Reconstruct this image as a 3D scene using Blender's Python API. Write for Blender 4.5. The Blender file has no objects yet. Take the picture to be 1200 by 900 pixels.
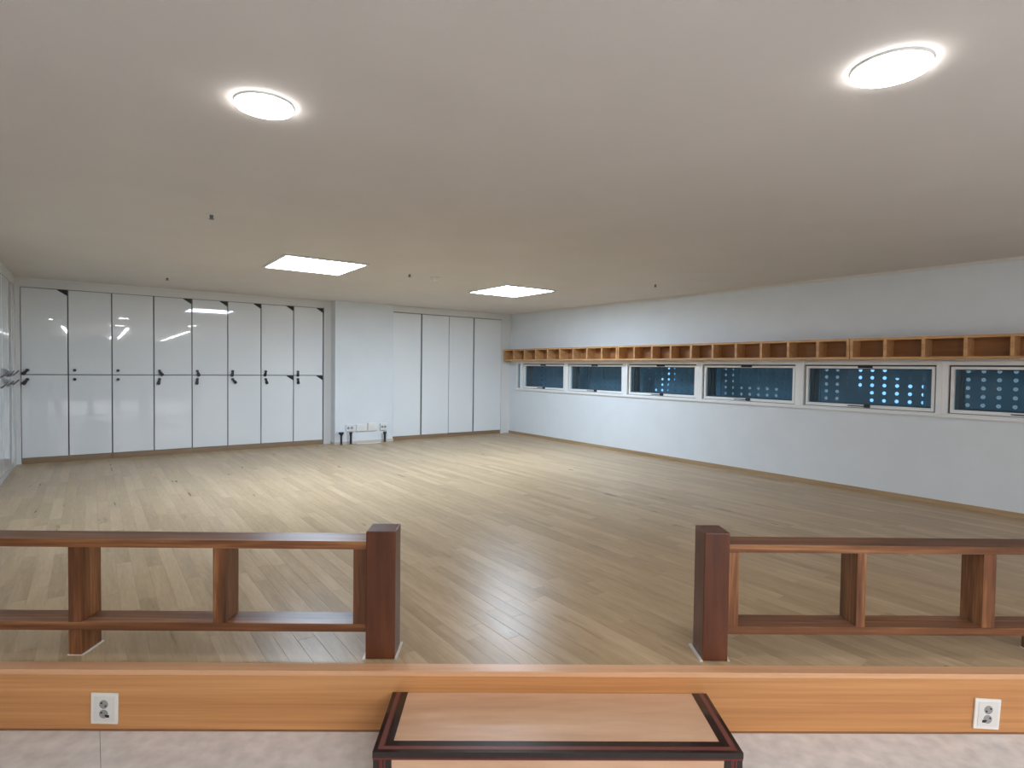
import bpy, bmesh, math, random
from mathutils import Vector, Matrix
random.seed(7)
SC = bpy.context.scene
COL = SC.collection

# ------------------------------------------------------------------ camera
FPX, PITCH, ROLL, CAM_H = 676.41, 0.02785, 0.01298, 1.33
cam = bpy.data.cameras.new('camera')
cam.sensor_width = 36.0
cam.lens = FPX * 36.0 / 1200.0
cam.clip_start = 0.05
cam_o = bpy.data.objects.new('camera', cam)
COL.objects.link(cam_o)
_f = Vector((0, math.cos(PITCH), -math.sin(PITCH)))
_u = Vector((0, math.sin(PITCH), math.cos(PITCH)))
_x = Vector((1, 0, 0))
_r = math.cos(ROLL) * _x + math.sin(ROLL) * _u
_up = -math.sin(ROLL) * _x + math.cos(ROLL) * _u
m = Matrix((( _r.x, _up.x, -_f.x, 0), (_r.y, _up.y, -_f.y, 0), (_r.z, _up.z, -_f.z, 0), (0, 0, 0, 1)))
m.translation = Vector((0, 0, CAM_H))
cam_o.matrix_world = m
SC.camera = cam_o

# ------------------------------------------------------------------ world, exposure
SC.view_settings.view_transform = 'Standard'
SC.view_settings.look = 'None'
SC.view_settings.gamma = 1.0
SC.view_settings.exposure = 1.0
world = bpy.data.worlds.new('night_sky')
SC.world = world
world.use_nodes = True
bg = world.node_tree.nodes['Background']
bg.inputs[0].default_value = (0.10, 0.20, 0.28, 1)
bg.inputs[1].default_value = 0.9
PANEL_E, DOWN_E, LINE_E = 19.5, 18.0, 40.0      # light panels, downlights, hall line lights

# ------------------------------------------------------------------ frames
A = math.radians(36.158)                      # room is turned against the platform edge
C = Vector((-0.047, 11.833))                  # back right room corner
UR = Vector((math.sin(A), -math.cos(A)))      # along right wall, towards the camera (s)
UL = Vector((-math.cos(A), -math.sin(A)))     # along back wall, to the left (t)
HC, HL = 2.415, 0.271                         # ceiling height, drop to the hall floor
DF, YF = 2.493, 0.01483                       # platform edge distance, its yaw
FX = Vector((math.cos(YF), math.sin(YF)))
FN = Vector((-math.sin(YF), math.cos(YF)))

def RP(t, s, z=0.0):
    p = C + UR * s + UL * t
    return Vector((p.x, p.y, z))
def FP(x, d, z=0.0):
    p = Vector((0, DF)) + FX * x + FN * d
    return Vector((p.x, p.y, z))
def to_room(p):
    d = Vector((p[0], p[1])) - C
    return d.dot(UL), d.dot(UR)

# ------------------------------------------------------------------ materials
MATS = {}
def newmat(name):
    mt = bpy.data.materials.new(name)
    mt.use_nodes = True
    nt = mt.node_tree
    return mt, nt, nt.nodes['Principled BSDF']
def plain(name, col, rough=0.5, spec=0.5, metal=0.0, coat=0.0, noise=0.0, nscale=8.0, bump=0.0, bscale=60.0, emit=None, estr=0.0):
    if name in MATS: return MATS[name]
    mt, nt, b = newmat(name)
    b.inputs['Base Color'].default_value = (*col, 1)
    b.inputs['Roughness'].default_value = rough
    b.inputs['Specular IOR Level'].default_value = spec
    b.inputs['Metallic'].default_value = metal
    b.inputs['Coat Weight'].default_value = coat
    b.inputs['Coat Roughness'].default_value = 0.05
    if emit:
        b.inputs['Emission Color'].default_value = (*emit, 1)
        b.inputs['Emission Strength'].default_value = estr
    geo = nt.nodes.new('ShaderNodeNewGeometry')
    if noise:
        n = nt.nodes.new('ShaderNodeTexNoise'); n.inputs['Scale'].default_value = nscale; n.inputs['Detail'].default_value = 6
        nt.links.new(geo.outputs['Position'], n.inputs['Vector'])
        r = nt.nodes.new('ShaderNodeValToRGB')
        r.color_ramp.elements[0].position = 0.3; r.color_ramp.elements[1].position = 0.7
        r.color_ramp.elements[0].color = (*[c * (1 - noise) for c in col], 1)
        r.color_ramp.elements[1].color = (*[min(1, c * (1 + noise)) for c in col], 1)
        nt.links.new(n.outputs['Fac'], r.inputs[0]); nt.links.new(r.outputs[0], b.inputs['Base Color'])
    if bump:
        n = nt.nodes.new('ShaderNodeTexNoise'); n.inputs['Scale'].default_value = bscale; n.inputs['Detail'].default_value = 3
        nt.links.new(geo.outputs['Position'], n.inputs['Vector'])
        bp = nt.nodes.new('ShaderNodeBump'); bp.inputs['Strength'].default_value = bump; bp.inputs['Distance'].default_value = 0.002
        nt.links.new(n.outputs['Fac'], bp.inputs['Height']); nt.links.new(bp.outputs[0], b.inputs['Normal'])
    MATS[name] = mt
    return mt
def wood(name, dark, mid, light, axis=0, rough=0.35, scale=6.0, stretch=14.0, coat=0.0, knots=False, spec=0.5, rot=0.0, world_space=False):
    """grain along one axis of the object's own coordinates"""
    if name in MATS: return MATS[name]
    mt, nt, b = newmat(name)
    if world_space:
        tc = nt.nodes.new('ShaderNodeNewGeometry'); src = tc.outputs['Position']
    else:
        tc = nt.nodes.new('ShaderNodeTexCoord'); src = tc.outputs['Object']
    mp = nt.nodes.new('ShaderNodeMapping'); mp.vector_type = 'TEXTURE'
    sc = [1.0, 1.0, 1.0]; sc[axis] = stretch
    mp.inputs['Scale'].default_value = sc
    mp.inputs['Rotation'].default_value = (0, 0, rot)
    nt.links.new(src, mp.inputs['Vector'])
    n1 = nt.nodes.new('ShaderNodeTexNoise'); n1.inputs['Scale'].default_value = scale; n1.inputs['Detail'].default_value = 5; n1.inputs['Distortion'].default_value = 0.6
    n2 = nt.nodes.new('ShaderNodeTexNoise'); n2.inputs['Scale'].default_value = scale * 7; n2.inputs['Detail'].default_value = 4
    for n in (n1, n2): nt.links.new(mp.outputs[0], n.inputs['Vector'])
    mx = nt.nodes.new('ShaderNodeMath'); mx.operation = 'MULTIPLY_ADD'; mx.inputs[1].default_value = 0.35
    nt.links.new(n2.outputs['Fac'], mx.inputs[0])
    m2 = nt.nodes.new('ShaderNodeMath'); m2.operation = 'MULTIPLY'; m2.inputs[1].default_value = 0.68
    nt.links.new(n1.outputs['Fac'], m2.inputs[0]); nt.links.new(m2.outputs[0], mx.inputs[2])
    r = nt.nodes.new('ShaderNodeValToRGB')
    e = r.color_ramp.elements
    e[0].position = 0.34; e[0].color = (*dark, 1); e[1].position = 0.72; e[1].color = (*light, 1)
    k = e.new(0.53); k.color = (*mid, 1)
    nt.links.new(mx.outputs[0], r.inputs[0])
    out = r.outputs[0]
    if knots:
        v = nt.nodes.new('ShaderNodeTexVoronoi'); v.inputs['Scale'].default_value = 2.6
        mp2 = nt.nodes.new('ShaderNodeMapping'); mp2.vector_type = 'TEXTURE'; s2 = [1.0] * 3; s2[axis] = 2.2
        mp2.inputs['Scale'].default_value = s2; nt.links.new(src, mp2.inputs['Vector']); nt.links.new(mp2.outputs[0], v.inputs['Vector'])
        kr = nt.nodes.new('ShaderNodeValToRGB'); kr.color_ramp.elements[0].position = 0.03; kr.color_ramp.elements[0].color = (.25, .2, .2, 1)
        kr.color_ramp.elements[1].position = 0.13; kr.color_ramp.elements[1].color = (1, 1, 1, 1)
        nt.links.new(v.outputs['Distance'], kr.inputs[0])
        ml = nt.nodes.new('ShaderNodeMix'); ml.data_type = 'RGBA'; ml.blend_type = 'MULTIPLY'; ml.inputs[0].default_value = 1
        nt.links.new(out, ml.inputs[6]); nt.links.new(kr.outputs[0], ml.inputs[7]); out = ml.outputs[2]
    nt.links.new(out, b.inputs['Base Color'])
    bp = nt.nodes.new('ShaderNodeBump'); bp.inputs['Strength'].default_value = 0.25; bp.inputs['Distance'].default_value = 0.001
    nt.links.new(n2.outputs['Fac'], bp.inputs['Height']); nt.links.new(bp.outputs[0], b.inputs['Normal'])
    b.inputs['Roughness'].default_value = rough; b.inputs['Coat Weight'].default_value = coat; b.inputs['Coat Roughness'].default_value = .12
    b.inputs['Specular IOR Level'].default_value = spec
    MATS[name] = mt
    return mt
def emitter(name, col, strength):
    mt = bpy.data.materials.new(name); mt.use_nodes = True
    nt = mt.node_tree; nt.nodes.clear()
    o = nt.nodes.new('ShaderNodeOutputMaterial'); e = nt.nodes.new('ShaderNodeEmission')
    e.inputs[0].default_value = (*col, 1); e.inputs[1].default_value = strength
    nt.links.new(e.outputs[0], o.inputs[0]); return mt
def plank_mat():
    mt, nt, b = newmat('laminate_plank')
    geo = nt.nodes.new('ShaderNodeNewGeometry')
    rot = nt.nodes.new('ShaderNodeMapping'); rot.vector_type = 'TEXTURE'
    rot.inputs['Rotation'].default_value = (0, 0, A); rot.inputs['Scale'].default_value = (1, 9, 1)
    nt.links.new(geo.outputs['Position'], rot.inputs['Vector'])
    at = nt.nodes.new('ShaderNodeAttribute'); at.attribute_name = 'tone'
    cm = nt.nodes.new('ShaderNodeCombineXYZ')
    mu = nt.nodes.new('ShaderNodeMath'); mu.operation = 'MULTIPLY'; mu.inputs[1].default_value = 37.0
    nt.links.new(at.outputs['Fac'], mu.inputs[0]); nt.links.new(mu.outputs[0], cm.inputs[2])
    ad = nt.nodes.new('ShaderNodeVectorMath'); ad.operation = 'ADD'
    nt.links.new(rot.outputs[0], ad.inputs[0]); nt.links.new(cm.outputs[0], ad.inputs[1])
    n1 = nt.nodes.new('ShaderNodeTexNoise'); n1.inputs['Scale'].default_value = 13; n1.inputs['Detail'].default_value = 4; n1.inputs['Distortion'].default_value = .25
    n2 = nt.nodes.new('ShaderNodeTexNoise'); n2.inputs['Scale'].default_value = 75; n2.inputs['Detail'].default_value = 3
    for n in (n1, n2): nt.links.new(ad.outputs[0], n.inputs['Vector'])
    # value = tone*.34 + n1*.5 + n2*.2
    a1 = nt.nodes.new('ShaderNodeMath'); a1.operation = 'MULTIPLY'; a1.inputs[1].default_value = .20; nt.links.new(at.outputs['Fac'], a1.inputs[0])
    a2 = nt.nodes.new('ShaderNodeMath'); a2.operation = 'MULTIPLY_ADD'; a2.inputs[1].default_value = .55; nt.links.new(n1.outputs['Fac'], a2.inputs[0]); nt.links.new(a1.outputs[0], a2.inputs[2])
    a3 = nt.nodes.new('ShaderNodeMath'); a3.operation = 'MULTIPLY_ADD'; a3.inputs[1].default_value = .32; nt.links.new(n2.outputs['Fac'], a3.inputs[0]); nt.links.new(a2.outputs[0], a3.inputs[2])
    r = nt.nodes.new('ShaderNodeValToRGB'); e = r.color_ramp.elements
    e[0].position = .33; e[0].color = (*FLOOR_D, 1); e[1].position = .78; e[1].color = (*FLOOR_L, 1)
    k = e.new(.52); k.color = (*FLOOR_M, 1)
    nt.links.new(a3.outputs[0], r.inputs[0]); nt.links.new(r.outputs[0], b.inputs['Base Color'])
    b.inputs['Specular IOR Level'].default_value = .16
    rr = nt.nodes.new('ShaderNodeMapRange'); rr.inputs['To Min'].default_value = .24; rr.inputs['To Max'].default_value = .36
    nt.links.new(n1.outputs['Fac'], rr.inputs[0]); nt.links.new(rr.outputs[0], b.inputs['Roughness'])
    bp = nt.nodes.new('ShaderNodeBump'); bp.inputs['Strength'].default_value = .2; bp.inputs['Distance'].default_value = .0006
    nt.links.new(n2.outputs['Fac'], bp.inputs['Height']); nt.links.new(bp.outputs[0], b.inputs['Normal'])
    return mt
FLOOR_D, FLOOR_M, FLOOR_L = (.34, .24, .138), (.435, .312, .183), (.57, .425, .268)
M_PLANK = plank_mat()
M_WALL = plain('wall_paper_white', (.725, .765, .80), .6, .3, noise=.02, nscale=3, bump=.25, bscale=140)
M_CEIL = plain('ceiling_paper_warm', (.70, .665, .635), .8, .2, noise=.02, nscale=2, bump=.2, bscale=120)
M_TRIM = plain('trim_white', (.74, .745, .74), .45)
M_DOOR = plain('glossy_white_door', (.77, .80, .82), .018, .55, coat=.3)
M_CLOSET = plain('satin_white_door', (.78, .81, .83), .28, .4)
M_GAP = plain('shadow_gap_grey', (.16, .17, .18), .7)
M_BLACK = plain('black_plastic', (.012, .012, .014), .35)
M_LOCK = plain('dark_metal', (.05, .052, .06), .35, metal=.6)
M_STEEL = plain('grey_metal', (.20, .20, .21), .35, metal=.7)
M_FRAME = plain('white_window_profile', (.84, .85, .85), .35)
M_OUTFR = plain('outer_profile_brown_grey', (.17, .155, .15), .4)
M_GASKET = plain('dark_gasket', (.05, .05, .055), .6)
M_PLUG = plain('ivory_plastic', (.80, .78, .74), .35)
M_SOCK = plain('grey_socket', (.30, .30, .29), .5)
M_CAULK = plain('white_caulk', (.72, .68, .62), .4)
M_CABLE = plain('white_cable', (.75, .76, .74), .4)
M_BASEB = wood('baseboard_oak', (.30, .19, .10), (.40, .27, .15), (.50, .35, .21), axis=1, rough=.45)
M_BASEB_X = wood('baseboard_oak_across', (.22, .14, .08), (.30, .20, .12), (.38, .27, .17), axis=0, rough=.45)
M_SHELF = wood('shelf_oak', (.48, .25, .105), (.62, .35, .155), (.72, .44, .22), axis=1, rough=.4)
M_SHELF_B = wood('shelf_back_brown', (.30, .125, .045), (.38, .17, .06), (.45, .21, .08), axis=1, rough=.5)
M_FASC = wood('fascia_oak', (.44, .19, .065), (.57, .27, .10), (.68, .35, .145), axis=0, rough=.38, scale=16, stretch=60)
M_NOSE = wood('nosing_oak', (.60, .32, .16), (.70, .40, .22), (.78, .48, .28), axis=0, rough=.33, scale=16, stretch=50)
RA, RB, RCc = (.05, .017, .007), (.185, .070, .026), (.42, .20, .08)
M_RAIL_X = wood('stained_pine_rail', RA, RB, RCc, axis=0, rough=.3, scale=12, stretch=26, coat=.06, spec=.3, knots=True)
M_RAIL_Z = wood('stained_pine_upright', RA, RB, RCc, axis=2, rough=.32, scale=12, stretch=16, coat=.05, spec=.3, knots=True)
M_POST = wood('stained_post', (.055, .016, .007), (.105, .032, .013), (.16, .052, .02), axis=2, rough=.32, scale=6, stretch=10, coat=.05, spec=.3)
M_STOOL = wood('stool_birch', (.56, .33, .20), (.66, .42, .27), (.74, .50, .335), axis=0, rough=.35, scale=4, stretch=6)
M_EBONY = plain('dark_border_wood', (.018, .009, .008), .25, coat=.3)
M_ROSE = plain('rose_inlay', (.16, .06, .05), .35)
M_REDL = plain('red_line', (.13, .018, .014), .35)
M_VINYL = plain('vinyl_stone', (.70, .68, .67), .45, .35, noise=.13, nscale=15)
M_SUB = plain('subfloor', (.22, .16, .11), .8)
M_SCREEN = plain('perforated_screen_paint', (.26, .32, .35), .5, noise=.12, nscale=3)
M_OUTW = plain('outside_render', (.22, .27, .30), .8)
M_HALL = plain('hall_wall', (.62, .60, .56), .7)
def glass():
    mt = bpy.data.materials.new('window_glass'); mt.use_nodes = True
    nt = mt.node_tree; nt.nodes.clear()
    o = nt.nodes.new('ShaderNodeOutputMaterial'); t = nt.nodes.new('ShaderNodeBsdfTransparent'); g = nt.nodes.new('ShaderNodeBsdfGlossy')
    t.inputs[0].default_value = (.72, .84, .90, 1); g.inputs['Roughness'].default_value = .01
    fr = nt.nodes.new('ShaderNodeFresnel'); fr.inputs['IOR'].default_value = 1.45
    mx = nt.nodes.new('ShaderNodeMixShader')
    ge = nt.nodes.new('ShaderNodeNewGeometry'); iv = nt.nodes.new('ShaderNodeMath'); iv.operation = 'SUBTRACT'; iv.inputs[0].default_value = 1
    nt.links.new(ge.outputs['Backfacing'], iv.inputs[1])          # reflect on the entering face only
    mu = nt.nodes.new('ShaderNodeMath'); mu.operation = 'MULTIPLY'; nt.links.new(fr.outputs[0], mu.inputs[0]); nt.links.new(iv.outputs[0], mu.inputs[1])
    nt.links.new(mu.outputs[0], mx.inputs[0]); nt.links.new(t.outputs[0], mx.inputs[1]); nt.links.new(g.outputs[0], mx.inputs[2]); nt.links.new(mx.outputs[0], o.inputs[0])
    return mt
M_GLASS = glass()
LC = (.76, .93, 1.12)
E_PANEL = emitter('led_panel_glow', LC, PANEL_E)
E_DOWN = emitter('downlight_glow', (1, .97, .93), DOWN_E)
E_LINE = emitter('line_light_glow', (.95, .97, 1.0), LINE_E)
E_GLOW = emitter('added_glow_blue', (.30, .58, 1.0), .95)  # added glow that shines through the screen holes, not a real window
E_GLOW_DIM = emitter('added_glow_pale', (.55, .70, .80), .22)  # weaker added glow for the dim rows of holes

# ------------------------------------------------------------------ mesh helpers
class MB:
    def __init__(s): s.bm = bmesh.new()
    def box(s, x0, x1, y0, y1, z0, z1, bev=0.0, rotz=0.0):
        x0, x1 = min(x0, x1), max(x0, x1); y0, y1 = min(y0, y1), max(y0, y1); z0, z1 = min(z0, z1), max(z0, z1)
        r = bmesh.ops.create_cube(s.bm, size=1.0)
        vs = r['verts']
        bmesh.ops.scale(s.bm, vec=(x1 - x0, y1 - y0, z1 - z0), verts=vs)
        if rotz: bmesh.ops.rotate(s.bm, cent=(0, 0, 0), matrix=Matrix.Rotation(rotz, 3, 'Z'), verts=vs)
        bmesh.ops.translate(s.bm, vec=((x0 + x1) / 2, (y0 + y1) / 2, (z0 + z1) / 2), verts=vs)
        if bev:
            es = list({e for v in vs for e in v.link_edges})
            bmesh.ops.bevel(s.bm, geom=es, offset=bev, segments=2, profile=.6, affect='EDGES')
        return s
    def cyl(s, c, r1, r2, h, axis='Z', seg=24):
        r = bmesh.ops.create_cone(s.bm, cap_ends=True, segments=seg, radius1=r1, radius2=r2, depth=h)
        vs = r['verts']
        if axis == 'X': bmesh.ops.rotate(s.bm, cent=(0, 0, 0), matrix=Matrix.Rotation(math.pi / 2, 3, 'Y'), verts=vs)
        if axis == 'Y': bmesh.ops.rotate(s.bm, cent=(0, 0, 0), matrix=Matrix.Rotation(math.pi / 2, 3, 'X'), verts=vs)
        bmesh.ops.translate(s.bm, vec=c, verts=vs)
        return s
    def prism(s, pts, z0, z1, plane='XY'):
        """pts polygon (a,b), extruded along the third axis"""
        def P(a, b, c):
            return {'XY': (a, b, c), 'XZ': (a, c, b), 'YZ': (c, a, b)}[plane]
        lo = [s.bm.verts.new(P(a, b, z0)) for a, b in pts]
        hi = [s.bm.verts.new(P(a, b, z1)) for a, b in pts]
        n = len(pts)
        s.bm.faces.new(lo); s.bm.faces.new(hi)
        for i in range(n): s.bm.faces.new((lo[i], lo[(i + 1) % n], hi[(i + 1) % n], hi[i]))
        return s
    def tube(s, path, r, seg=8):
        rings = []
        for i, p in enumerate(path):
            p = Vector(p)
            d = (Vector(path[min(i + 1, len(path) - 1)]) - Vector(path[max(i - 1, 0)])).normalized()
            a = d.cross(Vector((0, 0, 1)))
            if a.length < .05: a = d.cross(Vector((1, 0, 0)))
            a.normalize(); b = d.cross(a).normalized()
            rings.append([s.bm.verts.new(p + r * (math.cos(2 * math.pi * k / seg) * a + math.sin(2 * math.pi * k / seg) * b)) for k in range(seg)])
        for i in range(len(rings) - 1):
            for k in range(seg):
                s.bm.faces.new((rings[i][k], rings[i][(k + 1) % seg], rings[i + 1][(k + 1) % seg], rings[i + 1][k]))
        s.bm.faces.new(rings[0]); s.bm.faces.new(rings[-1])
        return s
    def mesh(s, name, mat):
        bmesh.ops.recalc_face_normals(s.bm, faces=s.bm.faces)
        me = bpy.data.meshes.new(name)
        s.bm.to_mesh(me); s.bm.free()
        me.materials.append(mat)
        return me
    def build(s, name, mat, parent=None, loc=(0, 0, 0), rotz=0.0, smooth=False):
        me = s.mesh(name, mat)
        if smooth:
            for p in me.polygons: p.use_smooth = True
            me.set_sharp_from_angle(angle=math.radians(35))
        return link(name, me, parent, loc, rotz)
def link(name, me, parent=None, loc=(0, 0, 0), rotz=0.0):
    o = bpy.data.objects.new(name, me)
    COL.objects.link(o)
    o.location = loc; o.rotation_euler = (0, 0, rotz)
    if parent: o.parent = parent
    return o
def tag(o, label=None, cat=None, group=None, kind=None):
    if label: o['label'] = label
    if cat: o['category'] = cat
    if group: o['group'] = group
    if kind: o['kind'] = kind
    return o
def thing(name, loc, rotz, label=None, cat=None, group=None, kind=None):
    o = bpy.data.objects.new(name, None); COL.objects.link(o)
    o.location = loc; o.rotation_euler = (0, 0, rotz); o.empty_display_size = .1
    return tag(o, label, cat, group, kind)
O3 = RP(0, 0)          # room frame origin: local x = -t, local y = -s
def rbox(mb, t0, t1, s0, s1, z0, z1, bev=0.0):
    return mb.box(-t0, -t1, -s0, -s1, z0, z1, bev)
def rstruct(name, boxes, mat):
    mb = MB()
    for b in boxes: rbox(mb, *b)
    o = mb.build(name, mat, None, O3, A)
    return tag(o, kind='structure')

# ------------------------------------------------------------------ structure
SB = -0.72             # back wall plane, behind lockers and wardrobes
TL = 7.72              # face of the left wall of the raised room
SH, TH = 26.0, 12.0    # far end and left side of the hall
rstruct('ceiling', [(-.22, TH + .3, SB - .3, SH + .3, HC, HC + .15)], M_CEIL)
rstruct('wall_back', [(-.2, TL + .9, SB - .2, SB, -HL, HC)], M_WALL)
# windows: bay boundaries along the right wall (centre of each mullion)
BAYS = [.39, 1.74, 3.165, 4.565, 5.99, 7.44, 8.87, 10.3]
WZ0, WZ1 = .90, 1.455
rstruct('wall_right', [(0, -.22, SB, .235, -HL, HC), (0, -.22, .235, 10.36, -HL, WZ0), (0, -.22, .235, 10.36, WZ1, HC), (0, -.22, 10.36, SH, -HL, HC)], M_WALL)
rstruct('wall_left', [(TL + .45, TL + .6, SB, 5.5, -HL, HC)], M_WALL)
sp = MB()
l0 = FP(-2.80, .0)
sp.box(-6.9, 0, -.02, .12, -HL, HC)
tag(sp.build('wall_left_return', M_HALL, None, l0, YF), kind='structure')
rstruct('wall_hall_left', [(TH, TH + .2, 2.5, SH, -HL, HC)], M_HALL)
rstruct('wall_hall_end', [(-.2, TH + .2, SH, SH + .2, -HL, HC)], M_HALL)
rstruct('wall_column', [(2.60, 3.64, SB, .05, 0, HC)], M_WALL)
# platform slab (room corner part), cut by the platform edge
def clip(poly, a, b, c):
    """keep a*x+b*y <= c"""
    out = []
    for i in range(len(poly)):
        p, q = poly[i], poly[(i + 1) % len(poly)]
        dp, dq = a * p[0] + b * p[1] - c, a * q[0] + b * q[1] - c
        if dp <= 0: out.append(p)
        if (dp < 0 < dq) or (dq < 0 < dp):
            k = dp / (dp - dq); out.append((p[0] + k * (q[0] - p[0]), p[1] + k * (q[1] - p[1])))
    return out
# edge line in (t,s): point P=C+UR*s+UL*t ; (P-(0,DF)).FN >= d
ea, eb = UL.dot(FN), UR.dot(FN); ec0 = (C - Vector((0, DF))).dot(FN)
def clip_edge(poly, d): return clip(poly, -ea, -eb, ec0 - d)
slab = clip_edge([(0, SB), (TL + .45, SB), (TL + .45, 14), (0, 14)], .02)
mb = MB(); mb.prism([(-t, -s) for t, s in slab], -HL, -.012)
tag(mb.build('floor', M_SUB, None, O3, A), kind='structure')
FLOOR_OBJ = bpy.data.objects['floor']

# planks: each a part of the floor; far ones joined
PW, PL = .084, .92
def cam_px(p):
    d = Vector(p) - Vector((0, 0, CAM_H))
    y = d.dot(_f)
    if y < .2: return None
    return 600 + FPX * d.dot(_r) / y, 450 - FPX * d.dot(_up) / y, y
planks = []
i = 0
t = 0.012
while t < TL + .02:
    s = -.30 - random.random() * PL
    while s < 11.6:
        poly = [(t, s), (t + PW, s), (t + PW, s + PL), (t, s + PL)]
        poly = clip(poly, 0, -1, .165); poly = clip(poly, 1, 0, TL + .02)
        if poly and len(poly) > 2: poly = clip_edge(poly, .0625)
        if poly and len(poly) > 2:
            ar = abs(sum(poly[k][0] * poly[(k + 1) % len(poly)][1] - poly[(k + 1) % len(poly)][0] * poly[k][1] for k in range(len(poly)))) / 2
            if ar > .0004:
                ct = sum(p[0] for p in poly) / len(poly); cs = sum(p[1] for p in poly) / len(poly)
                q = cam_px(RP(ct, cs, 0)); score = 0
                if q and -60 < q[0] < 1260 and q[1] < 800: score = ar / q[2] ** 3
                planks.append((score, ct, cs, poly, random.random()))
        s += PL
    t += PW
planks.sort(key=lambda p: -p[0])
def plank_bm(bm, poly, ct, cs, dz, g=.0002, bv=.0010, th=.012):
    # inset ring by scaling towards the centre in each axis
    w = max(p[0] for p in poly) - min(p[0] for p in poly); l = max(p[1] for p in poly) - min(p[1] for p in poly)
    def ins(k, z):
        return [bm.verts.new((-( (p[0] - ct) * (1 - 2 * k / max(w, .01)) + ct) , -((p[1] - cs) * (1 - 2 * k / max(l, .01)) + cs), z)) for p in poly]
    lo, mi, hi = ins(g, -th), ins(g, dz - .0006), ins(g + bv, dz)
    n = len(poly); fs = [bm.faces.new(hi)]
    for k in range(n):
        j = (k + 1) % n
        fs.append(bm.faces.new((lo[k], lo[j], mi[j], mi[k]))); fs.append(bm.faces.new((mi[k], mi[j], hi[j], hi[k])))
    return fs
def set_tone(me, vals):
    a = me.attributes.new('tone', 'FLOAT', 'FACE')
    a.data.foreach_set('value', vals)
NEAR = 300
for k, (sc_, ct, cs, poly, tn) in enumerate(planks[:NEAR]):
    bm = bmesh.new()
    fs = plank_bm(bm, [(p[0] - ct, p[1] - cs) for p in poly], 0, 0, (tn * 7 % 1) * .0004)
    bmesh.ops.recalc_face_normals(bm, faces=bm.faces)
    me = bpy.data.meshes.new('plank'); bm.to_mesh(me); nf = len(bm.faces); bm.free()
    me.materials.append(M_PLANK); set_tone(me, [tn] * nf)
    o = link('plank', me, FLOOR_OBJ, (-ct, -cs, 0))
bm = bmesh.new(); tones = []
for (sc_, ct, cs, poly, tn) in planks[NEAR:]:
    fs = plank_bm(bm, poly, ct, cs, (tn * 7 % 1) * .0004); tones += [tn] * len(fs)
me = bpy.data.meshes.new('far_planks')
for f_ in bm.faces:
    f_.normal_update()
    if f_.normal.z < -.5: f_.normal_flip()
bm.to_mesh(me); bm.free(); me.materials.append(M_PLANK); set_tone(me, tones)
tag(link('far_planks', me, FLOOR_OBJ), kind='stuff')

# hall floor: wide vinyl sheets laid along the room direction
mb = MB(); mb.box(-(TH + .2), .2, -SH - .2, 1.0, -HL - .12, -HL - .004)
tag(mb.build('floor_hall', M_SUB, None, O3, A), kind='structure')
HF = bpy.data.objects['floor_hall']
tseam = to_room(FP(-1.766, -.01))[0]
W = 1.8; k0 = math.floor((0 - tseam) / W)
for k in range(k0, k0 + 9):
    t0, t1 = max(tseam + k * W, 0), min(tseam + (k + 1) * W, TH)
    if t1 - t0 < .05: continue
    poly = clip([(t0 + .001, 2.0), (t1 - .001, 2.0), (t1 - .001, SH), (t0 + .001, SH)], ea, eb, -ec0 - .0)
    if len(poly) < 3: continue
    mb = MB(); mb.prism([(-p[0], -p[1]) for p in poly], -.004, 0)
    mb.build('vinyl_sheet', M_VINYL, HF, (0, 0, -HL))
# fascia and nosing of the platform edge
X0, X1 = -2.80, 6.78
mb = MB(); mb.box(X0, X1, 0.004, .03, -HL, -.022)
tag(mb.build('trim_1', M_FASC, None, FP(0, 0), YF), kind='structure')
mb = MB(); mb.box(X0, X1, -.004, .0625, -.022, .0012, .003)
tag(mb.build('trim_2', M_NOSE, None, FP(0, 0), YF), kind='structure')
mb = MB(); mb.box(X0, X1, -.001, .006, -HL, -HL + .006)
tag(mb.build('trim_3', plain('fascia_foot', (.25, .12, .06), .5), None, FP(0, 0), YF), kind='structure')
# baseboards
rstruct('baseboard_right', [(0, .014, -.16, 11.5, 0, .048)], M_BASEB)
rstruct('baseboard_column', [(2.59, 3.65, .05, .062, 0, .045), (3.64, 3.652, -.15, .062, 0, .045)], plain('baseboard_column_ivory', (.60, .53, .44), .5))
# ceiling mouldings
rstruct('trim_4', [(0, .03, -.16, 14, HC - .026, HC)], plain('moulding_right', (.72, .70, .66), .5))
rstruct('trim_5', [(3.64, 3.76, -.56, -.16, 0, HC), (3.76, 7.72, -.60, -.165, 2.295, HC), (7.67, 7.72, -.6, -.16, .0, 2.295)], M_TRIM)
rstruct('trim_6', [(3.64, 7.72, -.16, -.145, HC - .035, HC)], M_TRIM)
rstruct('trim_7', [(0, 2.60, -.56, -.005, 2.305, HC), (0, .215, -.56, .0, 0, 2.305)], M_TRIM)
rstruct('trim_8', [(TL, TL + .4, .0 - .16, 5.9, 2.295, HC), (TL, TL + .4, -.16, .03, 0, 2.295)], M_TRIM)
rstruct('trim_9', [(TL, TL + .35, 2.15, 5.9, 0, 2.295)], M_TRIM)
# window band: continuous sill
rstruct('trim_10', [(-.16, .03, .235, 10.36, WZ0 - .008, WZ0 + .018)], M_FRAME)

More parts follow.
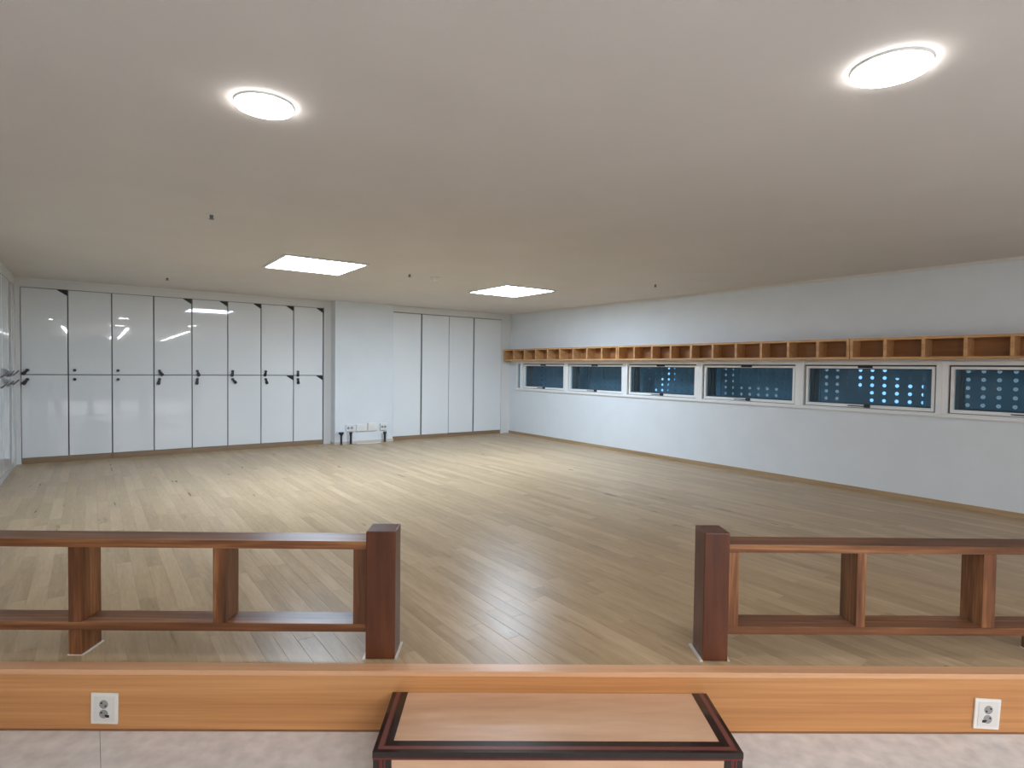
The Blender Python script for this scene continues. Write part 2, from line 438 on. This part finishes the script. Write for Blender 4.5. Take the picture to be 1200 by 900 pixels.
# ------------------------------------------------------------------ windows in the right wall
def window(n, s0, s1):
    w = thing('window_%d' % n, RP(0, (s0 + s1) / 2, WZ0), A, kind='structure')
    L = (s1 - s0) / 2; H = WZ1 - WZ0
    # local: y from -L..L (towards the back positive), x>0 outside
    f = MB(); mh = .050 if n > 1 else .03; mr = .050 if n > 1 else .02
    f.box(-.012, .05, -L, -L + mh, .018, H, .002); f.box(-.012, .05, L - mr, L, .018, H, .002)
    f.box(-.006, .05, -L + mh, L - mr, H - .040, H, .002); f.box(-.006, .05, -L + mh, L - mr, .018, .030, .002)
    f.build('window_frame', M_FRAME, w)
    if s1 - s0 < .4:
        MB().box(.03, .035, -L + .02, L - .02, .03, H - .04).build('pane', M_GLASS, w)
        return
    # stepped rebate: dark gasket line, then a white bead
    k1 = MB(); a = -L + mh; b = L - mr; zb, zt = .030, H - .040
    k1.box(.030, .052, a, a + .016, zb, zt); k1.box(.030, .052, b - .016, b, zb, zt); k1.box(.030, .052, a, b, zt - .016, zt); k1.box(.030, .052, a, b, zb, zb + .006)
    k1.build('gasket', M_GASKET, w)
    a += .016; b -= .016; zt -= .016; zb += .006; q = .030
    sh = MB()
    sh.box(.012, .06, a, a + q, zb, zt, .003); sh.box(.012, .06, b - q, b, zb, zt, .003)
    sh.box(.012, .06, a + q, b - q, zt - .026, zt, .003); sh.box(.012, .06, a + q, b - q, zb, zb + .034, .003)
    sh = sh.build('sash', M_FRAME, w)
    a += q; b -= q; zt -= .026; zb += .034
    MB().box(.036, .041, a, b, zb, zt).build('pane', M_GLASS, sh)
    # outer aluminium reveal behind the pane
    r = MB()
    for k in range(4):
        x0 = .062 + k * .034; d = .004 + (k % 2) * .012
        r.box(x0, x0 + .032, b - d - .026, b + .03, zb - .02, zt + .02); r.box(x0, x0 + .032, a - .03, a + d, zb - .02, zt + .02)
        r.box(x0, x0 + .032, a, b, zt - d * .6, zt + .03); r.box(x0, x0 + .032, a, b, zb - .03, zb + d * .6)
    r.build('outer_reveal', M_OUTFR, w)
    MB().box(.002, .014, -.075, .075, zt + .006, zt + .026, .003).box(-.014, .004, -.055, .055, zt + .008, zt + .022, .004).build('handle', M_BLACK, w)
    MB().box(.0, .012, -.02, .17, zb - .022, zb - .012, .002).box(-.004, .014, -.06, .0, zb - .030, zb + .006, .004).build('stay_arm', M_LOCK, w)
window(1, .235, .39)
for n in range(len(BAYS) - 1): window(n + 2, BAYS[n], BAYS[n + 1])

# perforated screens outside, one per bay
def screen(s0, s1, lab):
    o = thing('perforated_screen', RP(-.52, (s0 + s1) / 2, .78), A, lab, 'screen', 'perforated screens outside the windows')
    L = (s1 - s0) / 2 - .004; H = .80; nx = 11; nz = 9
    bm = bmesh.new()
    dy, dz = 2 * L / nx, H / nz; R = .021
    for i in range(nx):
        for j in range(nz):
            y0, z0 = -L + i * dy, j * dz; cy, cz = y0 + dy / 2, z0 + dz / 2
            K = 12; outer = []; inner = []
            for k in range(K):
                a = 2 * math.pi * (k + .5) / K
                c_, s_ = math.cos(a), math.sin(a); q = 1 / max(abs(c_) / (dy / 2), abs(s_) / (dz / 2))
                outer.append(bm.verts.new((0, cy + c_ * q, cz + s_ * q))); inner.append(bm.verts.new((0, cy + c_ * R, cz + s_ * R)))
            crn = [bm.verts.new((0, y0 + a_ * dy, z0 + b_ * dz)) for a_, b_ in ((1, 1), (0, 1), (0, 0), (1, 0))]
            for k in range(K):
                k2 = (k + 1) % K
                bm.faces.new((outer[k], outer[k2], inner[k2], inner[k]))
            # corner triangles
            for ci, ang in enumerate((45, 135, 225, 315)):
                crd = crn[ci].co
                best = sorted(range(K), key=lambda k: (outer[k].co - crd).length)[:2]
                ia, ib = sorted(best)
                bm.faces.new((outer[ia], outer[ib], crn[ci]))
    me = bpy.data.meshes.new('perforated_sheet'); bmesh.ops.recalc_face_normals(bm, faces=bm.faces)
    r = bmesh.ops.solidify(bm, geom=bm.faces[:], thickness=.004)
    bm.to_mesh(me); bm.free(); me.materials.append(M_SCREEN)
    link('perforated_sheet', me, o)
    MB().box(.006, .04, -L, -L + .03, -1.04, H).build('screen_post', M_GASKET, o)
    MB().box(.006, .04, L - .03, L, -1.04, H).build('screen_post', M_GASKET, o)
SCR = ['dark perforated screen seen through the narrow and the farthest wide window', 'dark perforated screen outside the second wide window from the corner',
       'dark perforated screen outside the third wide window from the corner', 'dark perforated screen outside the window with a row of dim dots',
       'dark perforated screen whose holes glow bright blue in a cluster', 'dark perforated screen outside the rightmost window cut by the frame']
SE = [-1.1, .33, 1.74, 3.165, 4.565, 5.99, 7.44, 8.87]
SL = ['dark perforated screen ending left of the narrow corner window'] + SCR
for k in range(7): screen(SE[k], SE[k + 1], SL[k])
# neighbouring building far outside; its glow patches are added to brighten the holes
nb = thing('neighbour_building', RP(-4.0, 3.0, -1.2), A, 'dark neighbouring building with added blue glow patches behind the perforated screens', 'building')
MB().box(0, .5, -11, 11, 0, 6).build('facade', M_OUTW, nb)
def nglow(s0, s1, z0, z1, mat, nm):  # added glowing box, set where sight lines pass through the screen holes
    MB().box(-.03, 0, 3.0 - s1, 3.0 - s0, z0 + 1.2, z1 + 1.2).build(nm, mat, nb)
nglow(4.98, 5.42, 1.04, 1.40, E_GLOW, 'added_glow'); nglow(5.16, 5.62, .72, 1.24, E_GLOW, 'added_glow'); nglow(5.5, 5.95, .60, 1.14, E_GLOW, 'added_glow')
nglow(.75, 1.0, 1.0, 1.4, E_GLOW, 'added_glow'); nglow(.55, .82, .84, 1.2, E_GLOW, 'added_glow'); nglow(.40, .7, .55, .95, E_GLOW, 'added_glow')
nglow(4.40, 4.75, .6, 1.5, E_GLOW_DIM, 'added_dim_glow'); nglow(2.2, 2.52, .6, 1.5, E_GLOW_DIM, 'added_dim_glow'); nglow(6.2, 7.6, .80, 1.5, E_GLOW_DIM, 'added_dim_glow')
nglow(2.6, 3.6, .7, 1.0, E_GLOW_DIM, 'added_dim_glow'); nglow(-2.6, -2.3, .9, 1.3, E_GLOW, 'added_glow')

# ------------------------------------------------------------------ cubby shelves along the right wall
def cubby(s0, n, lab):
    P = .3465; Lh = n * P; Z0, Z1, D, T = 1.472, 1.70, .20, .026
    o = thing('cubby_shelf', RP(0, s0, Z0), A, lab, 'shelf', 'cubby shelves along the window wall')
    H = Z1 - Z0
    MB().box(-.004, -D, -.002, -Lh + .002, 0, T, .0015).build('bottom_board', M_SHELF, o)
    MB().box(-.004, -D, -.002, -Lh + .002, H - T, H, .0015).build('top_board', M_SHELF, o)
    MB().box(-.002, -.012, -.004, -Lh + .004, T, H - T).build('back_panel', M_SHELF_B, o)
    dm = MB().box(-.012, -D + .001, -.0, -.030, T, H - T, .001).mesh('divider', M_SHELF)
    for k in range(n + 1):
        y = -k * P + (.013 if 0 < k < n else (-.003 if k == 0 else .031))
        link('divider', dm, o, (0, y, 0))
cubby(.045, 9, 'open oak cubby shelf in the far corner, touching the back wall')
cubby(.045 + 9 * .3465 + .004, 10, 'middle oak cubby shelf above the wide windows')
cubby(.045 + 19 * .3465 + .008, 10, 'nearest oak cubby shelf, running out of the right of the photo')

# ------------------------------------------------------------------ lockers on the back wall
LS = -.16
LB = [7.67, 7.182, 6.70, 6.205, 5.722, 5.238, 4.757, 4.257, 3.775]
FOB = {0: ((0, -42), (0, -36)), 1: (None, None), 2: (None, None), 3: ((0, 30), (0, -14)), 4: ((0, 18), (0, -8)), 5: ((0, -10), (0, 38)), 6: ((0, -14), (0, 13)), 7: ((0, -6), (0, 2))}
BRK_U = {0, 3, 4, 5, 6, 7}; BRK_L = {6, 7}
LLAB = ['white glossy locker column next to the left side wall, black corner wedge on top',
        'second white locker column from the left wall, plain round locks without tags',
        'third white locker column from the left wall, no black wedge on top',
        'fourth white locker column from the left wall, black wedge at its top corner',
        'fifth white locker column, its upper door mirroring a bright ceiling panel',
        'sixth white locker column, lower lock tag swung out to the right',
        'seventh white locker column, one before the wall pillar, two black wedges',
        'white locker column closest to the wall pillar, wedges on both doors']
def lock_parts(door, x, z, fob):
    MB().cyl((x, -.014, z), .020, .018, .026, 'Y', 20).build('lock', M_LOCK, door, smooth=True)
    if fob:
        dx, ang = fob
        mb = MB(); w = .020
        pts = [(-w * .6, 0), (w * .6, 0), (w * 1.2, -.060), (w * .7, -.078), (-w * .7, -.078), (-w * 1.2, -.060)]
        a = math.radians(ang); ca, sa = math.cos(a), math.sin(a)
        pts = [(p[0] * ca + p[1] * sa * -1, p[0] * sa + p[1] * ca) for p in pts]
        mb.prism([(x + p[0], z - .004 + p[1]) for p in pts], -.030, -.018, 'XZ')
        mb.build('key_tag', M_BLACK, door)
def locker(name, k, ta, tb, frame_rot, locfn, labs, fobs, brk, grp, tilt=0.0):
    w = abs(ta - tb)
    o = thing(name, locfn((ta + tb) / 2), frame_rot, labs, 'locker', grp)
    D = .42
    MB().box(-w / 2 + .001, w / 2 - .001, .022, D, .07, 2.295).build('carcass', M_GAP, o)
    MB().box(-w / 2 + .001, w / 2 - .001, .012, .03, 0, .07).build('plinth', M_BASEB_X, o)
    g = .007
    for (nm, z0, z1, fob, bk, lz) in (('door', 1.168, 2.287, fobs[0], brk[0], 1.222), ('door', .078, 1.156, fobs[1], brk[1], 1.100)):
        d = MB().box(-w / 2 + g, w / 2 - g, 0, .018, z0, z1, .0022).build('door', M_DOOR, o)
        d.rotation_euler = (random.uniform(-.0012, .0012), 0, random.uniform(-.004, .004) + tilt)
        lock_parts(d, -w / 2 + .068, lz, fob)
        if bk:
            m2 = MB(); m2.prism([(w / 2 - g, z1), (w / 2 - g, z1 - .075), (w / 2 - g - .03, z1 - .055), (w / 2 - g - .105, z1 - .006), (w / 2 - g - .105, z1)], -.008, -.001, 'XZ')
            m2.build('corner_wedge', M_BLACK, d)
    return o
for k in range(8):
    locker('locker', k, LB[k], LB[k + 1], A, lambda t: RP(t, LS, 0), LLAB[k], FOB[k], (k in BRK_U, k in BRK_L), 'white lockers along the back wall')
# lockers on the left side wall: doors face +room, frame turned by 90 degrees
LWL = ['white side wall locker in the left corner, next to the back lockers', 'white side wall locker second from the corner at the left photo edge', 'white side wall locker cut by the left photo edge']
ls = [.03, .62, 1.20, 1.79]
for k in range(3):
    w = ls[k + 1] - ls[k]
    o = thing('side_locker', RP(TL, (ls[k] + ls[k + 1]) / 2, 0), A + math.pi / 2, LWL[k], 'locker', 'white lockers along the left side wall')
    # local x runs towards the back wall, local y towards outside of the room
    MB().box(-w / 2 + .001, w / 2 - .001, .022, .4, .07, 2.295).build('carcass', M_GAP, o)
    MB().box(-w / 2 + .001, w / 2 - .001, .008, .03, 0, .07).build('plinth', plain('plinth_grey', (.5, .5, .5), .4), o)
    for z0, z1, hz, sg in ((1.168, 2.287, 1.215, 1), (.078, 1.156, 1.10, -1)):
        d = MB().box(-w / 2 + .005, w / 2 - .005, 0, .018, z0, z1, .002).build('door', M_DOOR, o)
        hx = w / 2 - .09
        pth = [(hx + .032 * math.cos(a) - .02, -.055 * math.sin(a), hz) for a in [math.pi * i / 12 for i in range(13)]]
        MB().tube([(p[0] * 1.0, p[1], p[2] - .06 * (1 - math.sin(math.pi * i / 12))) for i, p in enumerate(pth)], .008, 8).build('pull', M_STEEL, d, smooth=True)

# ------------------------------------------------------------------ wardrobes right of the pillar
def wardrobe(ta, tm, tb, lab, jog):
    o = thing('wardrobe', RP((ta + tb) / 2, 0, 0), A, lab, 'wardrobe', 'white wardrobes beside the pillar')
    w = ta - tb; xm = (ta + tb) / 2 - tm
    MB().box(-w / 2 + .001, w / 2 - .001, .03, .5, .07, 2.30).build('carcass', M_GAP, o)
    MB().box(-w / 2 + .001, w / 2 - .001, .015, .035, 0, .07).build('plinth', M_BASEB_X, o)
    MB().box(-w / 2 + .005, xm - .016, 0, .02, .072, 2.292, .002).build('door', M_CLOSET, o)
    MB().box(xm + .016, w / 2 - .005, 0, .02, .072, 2.292, .002).build('door', M_CLOSET, o)
    MB().box(xm - .015, xm + .015, .012, .03, .072, 2.292).build('finger_groove', M_STEEL, o)
wardrobe(2.592, 2.015, 1.436, 'white two door wardrobe directly right of the wall pillar', 0)
wardrobe(1.434, .877, .217, 'white two door wardrobe in the corner beside the window wall', 1)

# ------------------------------------------------------------------ ceiling fixtures
def led_panel(t0, t1, s0, s1, lab):
    o = thing('ceiling_panel_light', RP((t0 + t1) / 2, (s0 + s1) / 2, HC), A, lab, 'ceiling light', 'square ceiling panels over the raised floor')
    a, b = (t1 - t0) / 2, (s1 - s0) / 2; f = .028
    fr = MB()
    fr.box(-a, a, -b, -b + f, -.016, -.001, .002); fr.box(-a, a, b - f, b, -.016, -.001, .002)
    fr.box(-a, -a + f, -b + f, b - f, -.016, -.001, .002); fr.box(a - f, a, -b + f, b - f, -.016, -.001, .002)
    fr.build('frame', M_TRIM, o)
    MB().box(-a + f, a - f, -b + f, b - f, -.011, -.004).build('diffuser', E_PANEL, o)
led_panel(4.54, 5.41, 2.79, 3.70, 'square glowing ceiling panel on the left, nearer the lockers')
led_panel(1.72, 2.57, 2.49, 3.45, 'square glowing ceiling panel on the right, nearer the window wall')
def downlight(x, y, lab, r=.112, grp='round downlights near the platform edge'):
    o = thing('downlight', (x, y, HC), 0, lab, 'ceiling light', grp)
    MB().cyl((0, 0, -.005), r + .003, r + .007, .008, seg=48).build('rim', M_TRIM, o, smooth=True)
    MB().cyl((0, 0, -.0125), r, r, .008, seg=48).build('diffuser', E_DOWN, o)
downlight(-1.046, 2.435, 'round glowing downlight at the left of the ceiling')
downlight(1.329, 2.078, 'large round glowing downlight at the upper right of the ceiling', .122)
for k, (x, y) in enumerate([(-1.4, .4), (1.0, -.3)]):
    downlight(x, y, ['round hall downlight behind the viewpoint, on its left', 'round hall downlight behind the viewpoint, on its right'][k], grp='hall downlights')
for k, tt in enumerate((4.4, 6.1, 7.65, 8.8)):
    s0, s1 = 11.2, 20.5
    o = thing('line_light', RP(tt, (s0 + s1) / 2, HC), A, ['long slim hall line light nearest the window wall', 'long slim hall line light second from the window wall', 'long slim hall line light third from the window wall', 'long slim hall line light farthest from the window wall'][k], 'ceiling light', 'hall line lights')
    L = (s1 - s0) / 2
    MB().box(-.045, .045, -L, L, -.03, -.001).build('housing', M_TRIM, o)
    MB().box(-.034, .034, -L + .01, L - .01, -.036, -.0295).build('diffuser', E_LINE, o)
def sprinkler(t, s, lab, big=1.0):
    o = thing('sprinkler', RP(t, s, HC), A, lab, 'sprinkler', 'ceiling sprinklers')
    MB().cyl((0, 0, -.004), .030 * big, .036 * big, .006).build('escutcheon', M_TRIM, o, smooth=True)
    MB().cyl((0, 0, -.02), .011 * big, .014 * big, .028, seg=12).cyl((0, 0, -.036), .018 * big, .018 * big, .004, seg=12).build('nozzle', M_STEEL, o)
sprinkler(6.228, 4.887, 'small dark ceiling sprinkler above the left lockers, nearest to the camera')
sprinkler(6.154, 1.106, 'tiny ceiling sprinkler close to the lockers')
sprinkler(1.153, 4.709, 'small ceiling sprinkler on the window side of the right panel')
sprinkler(3.917, 3.379, 'tiny ceiling sprinkler between the two square panels')
o = thing('smoke_detector', RP(3.563, 3.35, HC), A, 'round white smoke detector between the two square panels', 'smoke detector')
MB().cyl((0, 0, -.008), .062, .070, .014).build('base', M_TRIM, o, smooth=True)
MB().cyl((0, 0, -.028), .036, .055, .028).build('sensor_head', M_PLUG, o, smooth=True)

# ------------------------------------------------------------------ pillar foot: sockets, pipe stubs, cable
def wall_box(t0, t1, z0, z1, lab, dark, cat='outlet'):
    o = thing('wall_outlet', RP((t0 + t1) / 2, .05, (z0 + z1) / 2), A, lab, cat, 'white outlet boxes low on the pillar')
    a, h = (t0 - t1) / 2, (z1 - z0) / 2
    MB().box(-a, a, -.028, -.0005, -h, h, .006).build('cover_plate', M_PLUG if not dark else M_TRIM, o)
    if dark:
        for sx in (-1, 1): MB().cyl((sx * a * .42, -.0285, 0), .022, .022, .004, 'Y', 16).build('socket', M_SOCK, o)
    else:
        MB().box(-a * .6, a * .6, -.032, -.027, -h * .45, h * .45, .002).build('cover_flap', M_TRIM, o)
wall_box(3.46, 3.32, .215, .335, 'leftmost white outlet low on the wall pillar, with two grey sockets', True)
wall_box(3.27, 3.085, .21, .33, 'blank white box second from the left, low on the pillar', False)
wall_box(3.07, 2.91, .21, .34, 'bright white box third from the left, low on the pillar', False)
wall_box(2.845, 2.72, .205, .33, 'rightmost white outlet low on the pillar, beside the wardrobe', True)
def stub(t, h, r, wide, lab):
    o = thing('pipe_stub', RP(t, .115, 0), A, lab, 'pipe', 'dark pipe stubs in front of the pillar')
    MB().cyl((0, 0, (h - .05) / 2 + .003), r, r, h - .05, seg=16).build('pipe', M_LOCK, o, smooth=True)
    MB().cyl((0, 0, .006), r * 1.7, r * 1.5, .01, seg=16).build('floor_collar', M_STEEL, o, smooth=True)
    MB().cyl((0, 0, h - .035), r * 1.1, wide, .04, seg=16).cyl((0, 0, h - .008), wide, wide, .016, seg=16).build('cap', M_LOCK, o, smooth=True)
stub(3.555, .215, .017, .045, 'dark pipe stub with the widest cap, left end of the pillar foot')
stub(3.39, .205, .018, .026, 'dark pipe stub under the leftmost pillar outlet')
stub(2.775, .185, .018, .030, 'dark pipe stub beside the wardrobe, right end of the pillar foot')
pts = []
for i in range(25):
    u = i / 24; pts.append((-(3.30 - u * .42), -(.16 + .05 * math.sin(u * math.pi)), .009))
mb = MB(); mb.tube([Vector(p) for p in pts], .008, 8)
cb = mb.build('cable', M_CABLE, None, O3, A, smooth=True)
tag(cb, 'white cable lying on the floor along the pillar foot', 'cable')

# ------------------------------------------------------------------ wooden railings on the platform edge
ZB = .0015
def railing(name, xs_post, x_end, uprights, feet, zt, lab, zl, side):
    """xs_post (x0,x1) of the end post, x_end far end of the rails"""
    base = FP((xs_post[0] + xs_post[1]) / 2, .165, 0); cx = (xs_post[0] + xs_post[1]) / 2
    o = thing(name, base, YF, lab, 'railing', 'low wooden railings on the platform edge')
    w = xs_post[1] - xs_post[0]
    y0, y1 = -.068, .070            # post
    r0, r1 = -.045, .088            # rails and uprights
    MB().box(-w / 2, w / 2, y0, y1, ZB, zt, .006).build('post', M_POST, o)
    a = (xs_post[1] - cx) if side > 0 else (xs_post[0] - cx)
    e = x_end - cx
    TR1, TR0, LR1, LR0 = .532, .495, .152, .115
    MB().box(a, e, r0, r1, TR0, TR1, .003).build('top_rail', M_RAIL_X, o)
    MB().box(a, e, r0, r1, LR0, LR1, .003).build('lower_rail', M_RAIL_X, o)
    for (u0, u1) in uprights:
        MB().box(u0 - cx, u1 - cx, r0 + .001, r1 - .001, LR1, TR0, .002).build('upright', M_RAIL_Z, o)
    for (u0, u1) in feet:
        MB().box(u0 - cx, u1 - cx, r0 + .001, r1 - .001, ZB, LR0, .002).build('foot', M_RAIL_Z, o)
        MB().box(u0 - cx - .004, u1 - cx + .010, r0 - .002, r1 + .004, ZB - .001, ZB + .003).build('caulk', M_CAULK, o)
    MB().box(-w / 2 - .012, -w / 2, y0 - .006, y1 + .02, ZB - .001, ZB + .006).build('caulk', M_CAULK, o)
    MB().box(w / 2, w / 2 + .010, y0 - .002, y1 + .02, ZB - .001, ZB + .006).build('caulk', M_CAULK, o)
railing('railing', (-.648, -.515), -2.78, [(-.71, -.65), (-1.345, -1.288), (-1.995, -1.937), (-2.65, -2.595)], [(-1.995, -1.937)], .585,
        'reddish brown wooden railing left of the entrance gap', 0, -1)
railing('railing', (.888, 1.004), 3.46, [(1.004, 1.058), (1.606, 1.648), (2.196, 2.256), (2.80, 2.86), (3.40, 3.46)], [(2.505, 2.56), (3.40, 3.46)], .592,
        'reddish brown wooden railing right of the entrance gap', 0, 1)

# ------------------------------------------------------------------ step stool in front
st = thing('step_stool', FP(.1855, -.205, -HL), YF, 'low wooden step with dark inlaid border before the platform', 'step')
def sx(x): return x - .1855
XL, XR = -.503, .874; TOP = HL - .092; yb, yf = .203, -.192
MB().box(sx(XL) + .012, sx(XR) - .012, yf + .012, yb - .002, .004, TOP - .022).build('body', plain('stool_core', (.2, .12, .08), .6), st)
MB().box(sx(XL) + .066, sx(XR) - .066, yf + .062, yb, TOP - .022, TOP - .002).build('top_panel', M_STOOL, st)
def border(poly_o, nm, mat, z0, z1):
    mb = MB(); mb.prism(poly_o, z0, z1); return mb.build(nm, mat, st)
def ring(a, b, z1, mat, nm):
    """mitred U shaped strip between insets a and b from the outer edge: left, front, right"""
    xl, xr = sx(XL), sx(XR)
    border([(xl + a, yb), (xl + b, yb), (xl + b, yf + b), (xl + a, yf + a)], nm, mat, TOP - .022, z1)
    border([(xl + a, yf + a), (xr - a, yf + a), (xr - b, yf + b), (xl + b, yf + b)], nm, mat, TOP - .022, z1)
    border([(xr - a, yb), (xr - b, yb), (xr - b, yf + b), (xr - a, yf + a)], nm, mat, TOP - .022, z1)
ring(0, .015, TOP, M_EBONY, 'border'); ring(.015, .019, TOP + .0004, M_REDL, 'inlay'); ring(.019, .033, TOP, M_ROSE, 'inlay')
ring(.033, .037, TOP + .0004, M_REDL, 'inlay'); ring(.037, .066, TOP, M_EBONY, 'border')
MB().box(sx(XL) + .001, sx(XR) - .001, yf + .001, yf + .012, TOP - .030, TOP - .0225).build('edge_line', M_REDL, st)
MB().box(sx(XL) + .07, sx(XR) - .07, yf + .006, yf + .012, .02, TOP - .030).build('front_panel', M_STOOL, st)
for sgn in (-1, 1):
    cxl = sx(XL) + .035 if sgn < 0 else sx(XR) - .035
    lg = MB().box(cxl - .033, cxl + .033, yf + .002, yf + .012, .0, TOP - .030, .001).build('leg', M_EBONY, st)
    MB().box(cxl - .010, cxl + .002, yf + .0005, yf + .003, .0, TOP - .031).box(cxl + .006, cxl + .012, yf + .0005, yf + .003, .0, TOP - .031).build('inlay', M_REDL, lg)

# ------------------------------------------------------------------ outlets in the platform front
def outlet(x, z, rot, mirror, lab):
    o = thing('floor_outlet', FP(x, .004, z), YF, lab, 'outlet', 'white outlets in the platform front')
    o.rotation_euler = (0, rot, YF)
    MB().box(-.058, .058, -.010, -.0005, -.068, .068, .004).build('cover_plate', M_PLUG, o)
    MB().box(-.044, .044, -.0125, -.0095, -.054, .054, .002).build('inset', plain('inset_white', (.72, .71, .68), .4), o)
    for k, zz in enumerate((.021, -.021)):
        rg = MB().cyl((0, -.0125, zz), .019, .019, .002, 'Y', 24).build('socket', M_SOCK, o)
        c = MB(); q = -1 if mirror else 1
        for a in (-1, 1): c.cyl((a * .009 * q, -.0137, zz - a * .006), .0038, .0038, .003, 'Y', 12)
        c.build('pin_hole', M_BLACK, rg)
    MB().box((.010 if not mirror else -.024), (.024 if not mirror else -.010), -.0150, -.0125, -.036, -.025, .001).build('shutter', M_BLACK, o)
outlet(-1.750, -.170, .02, False, 'white double outlet in the oak platform front, left of the step')
outlet(2.128, -.178, .055, True, 'white double outlet in the oak platform front, right of the step')
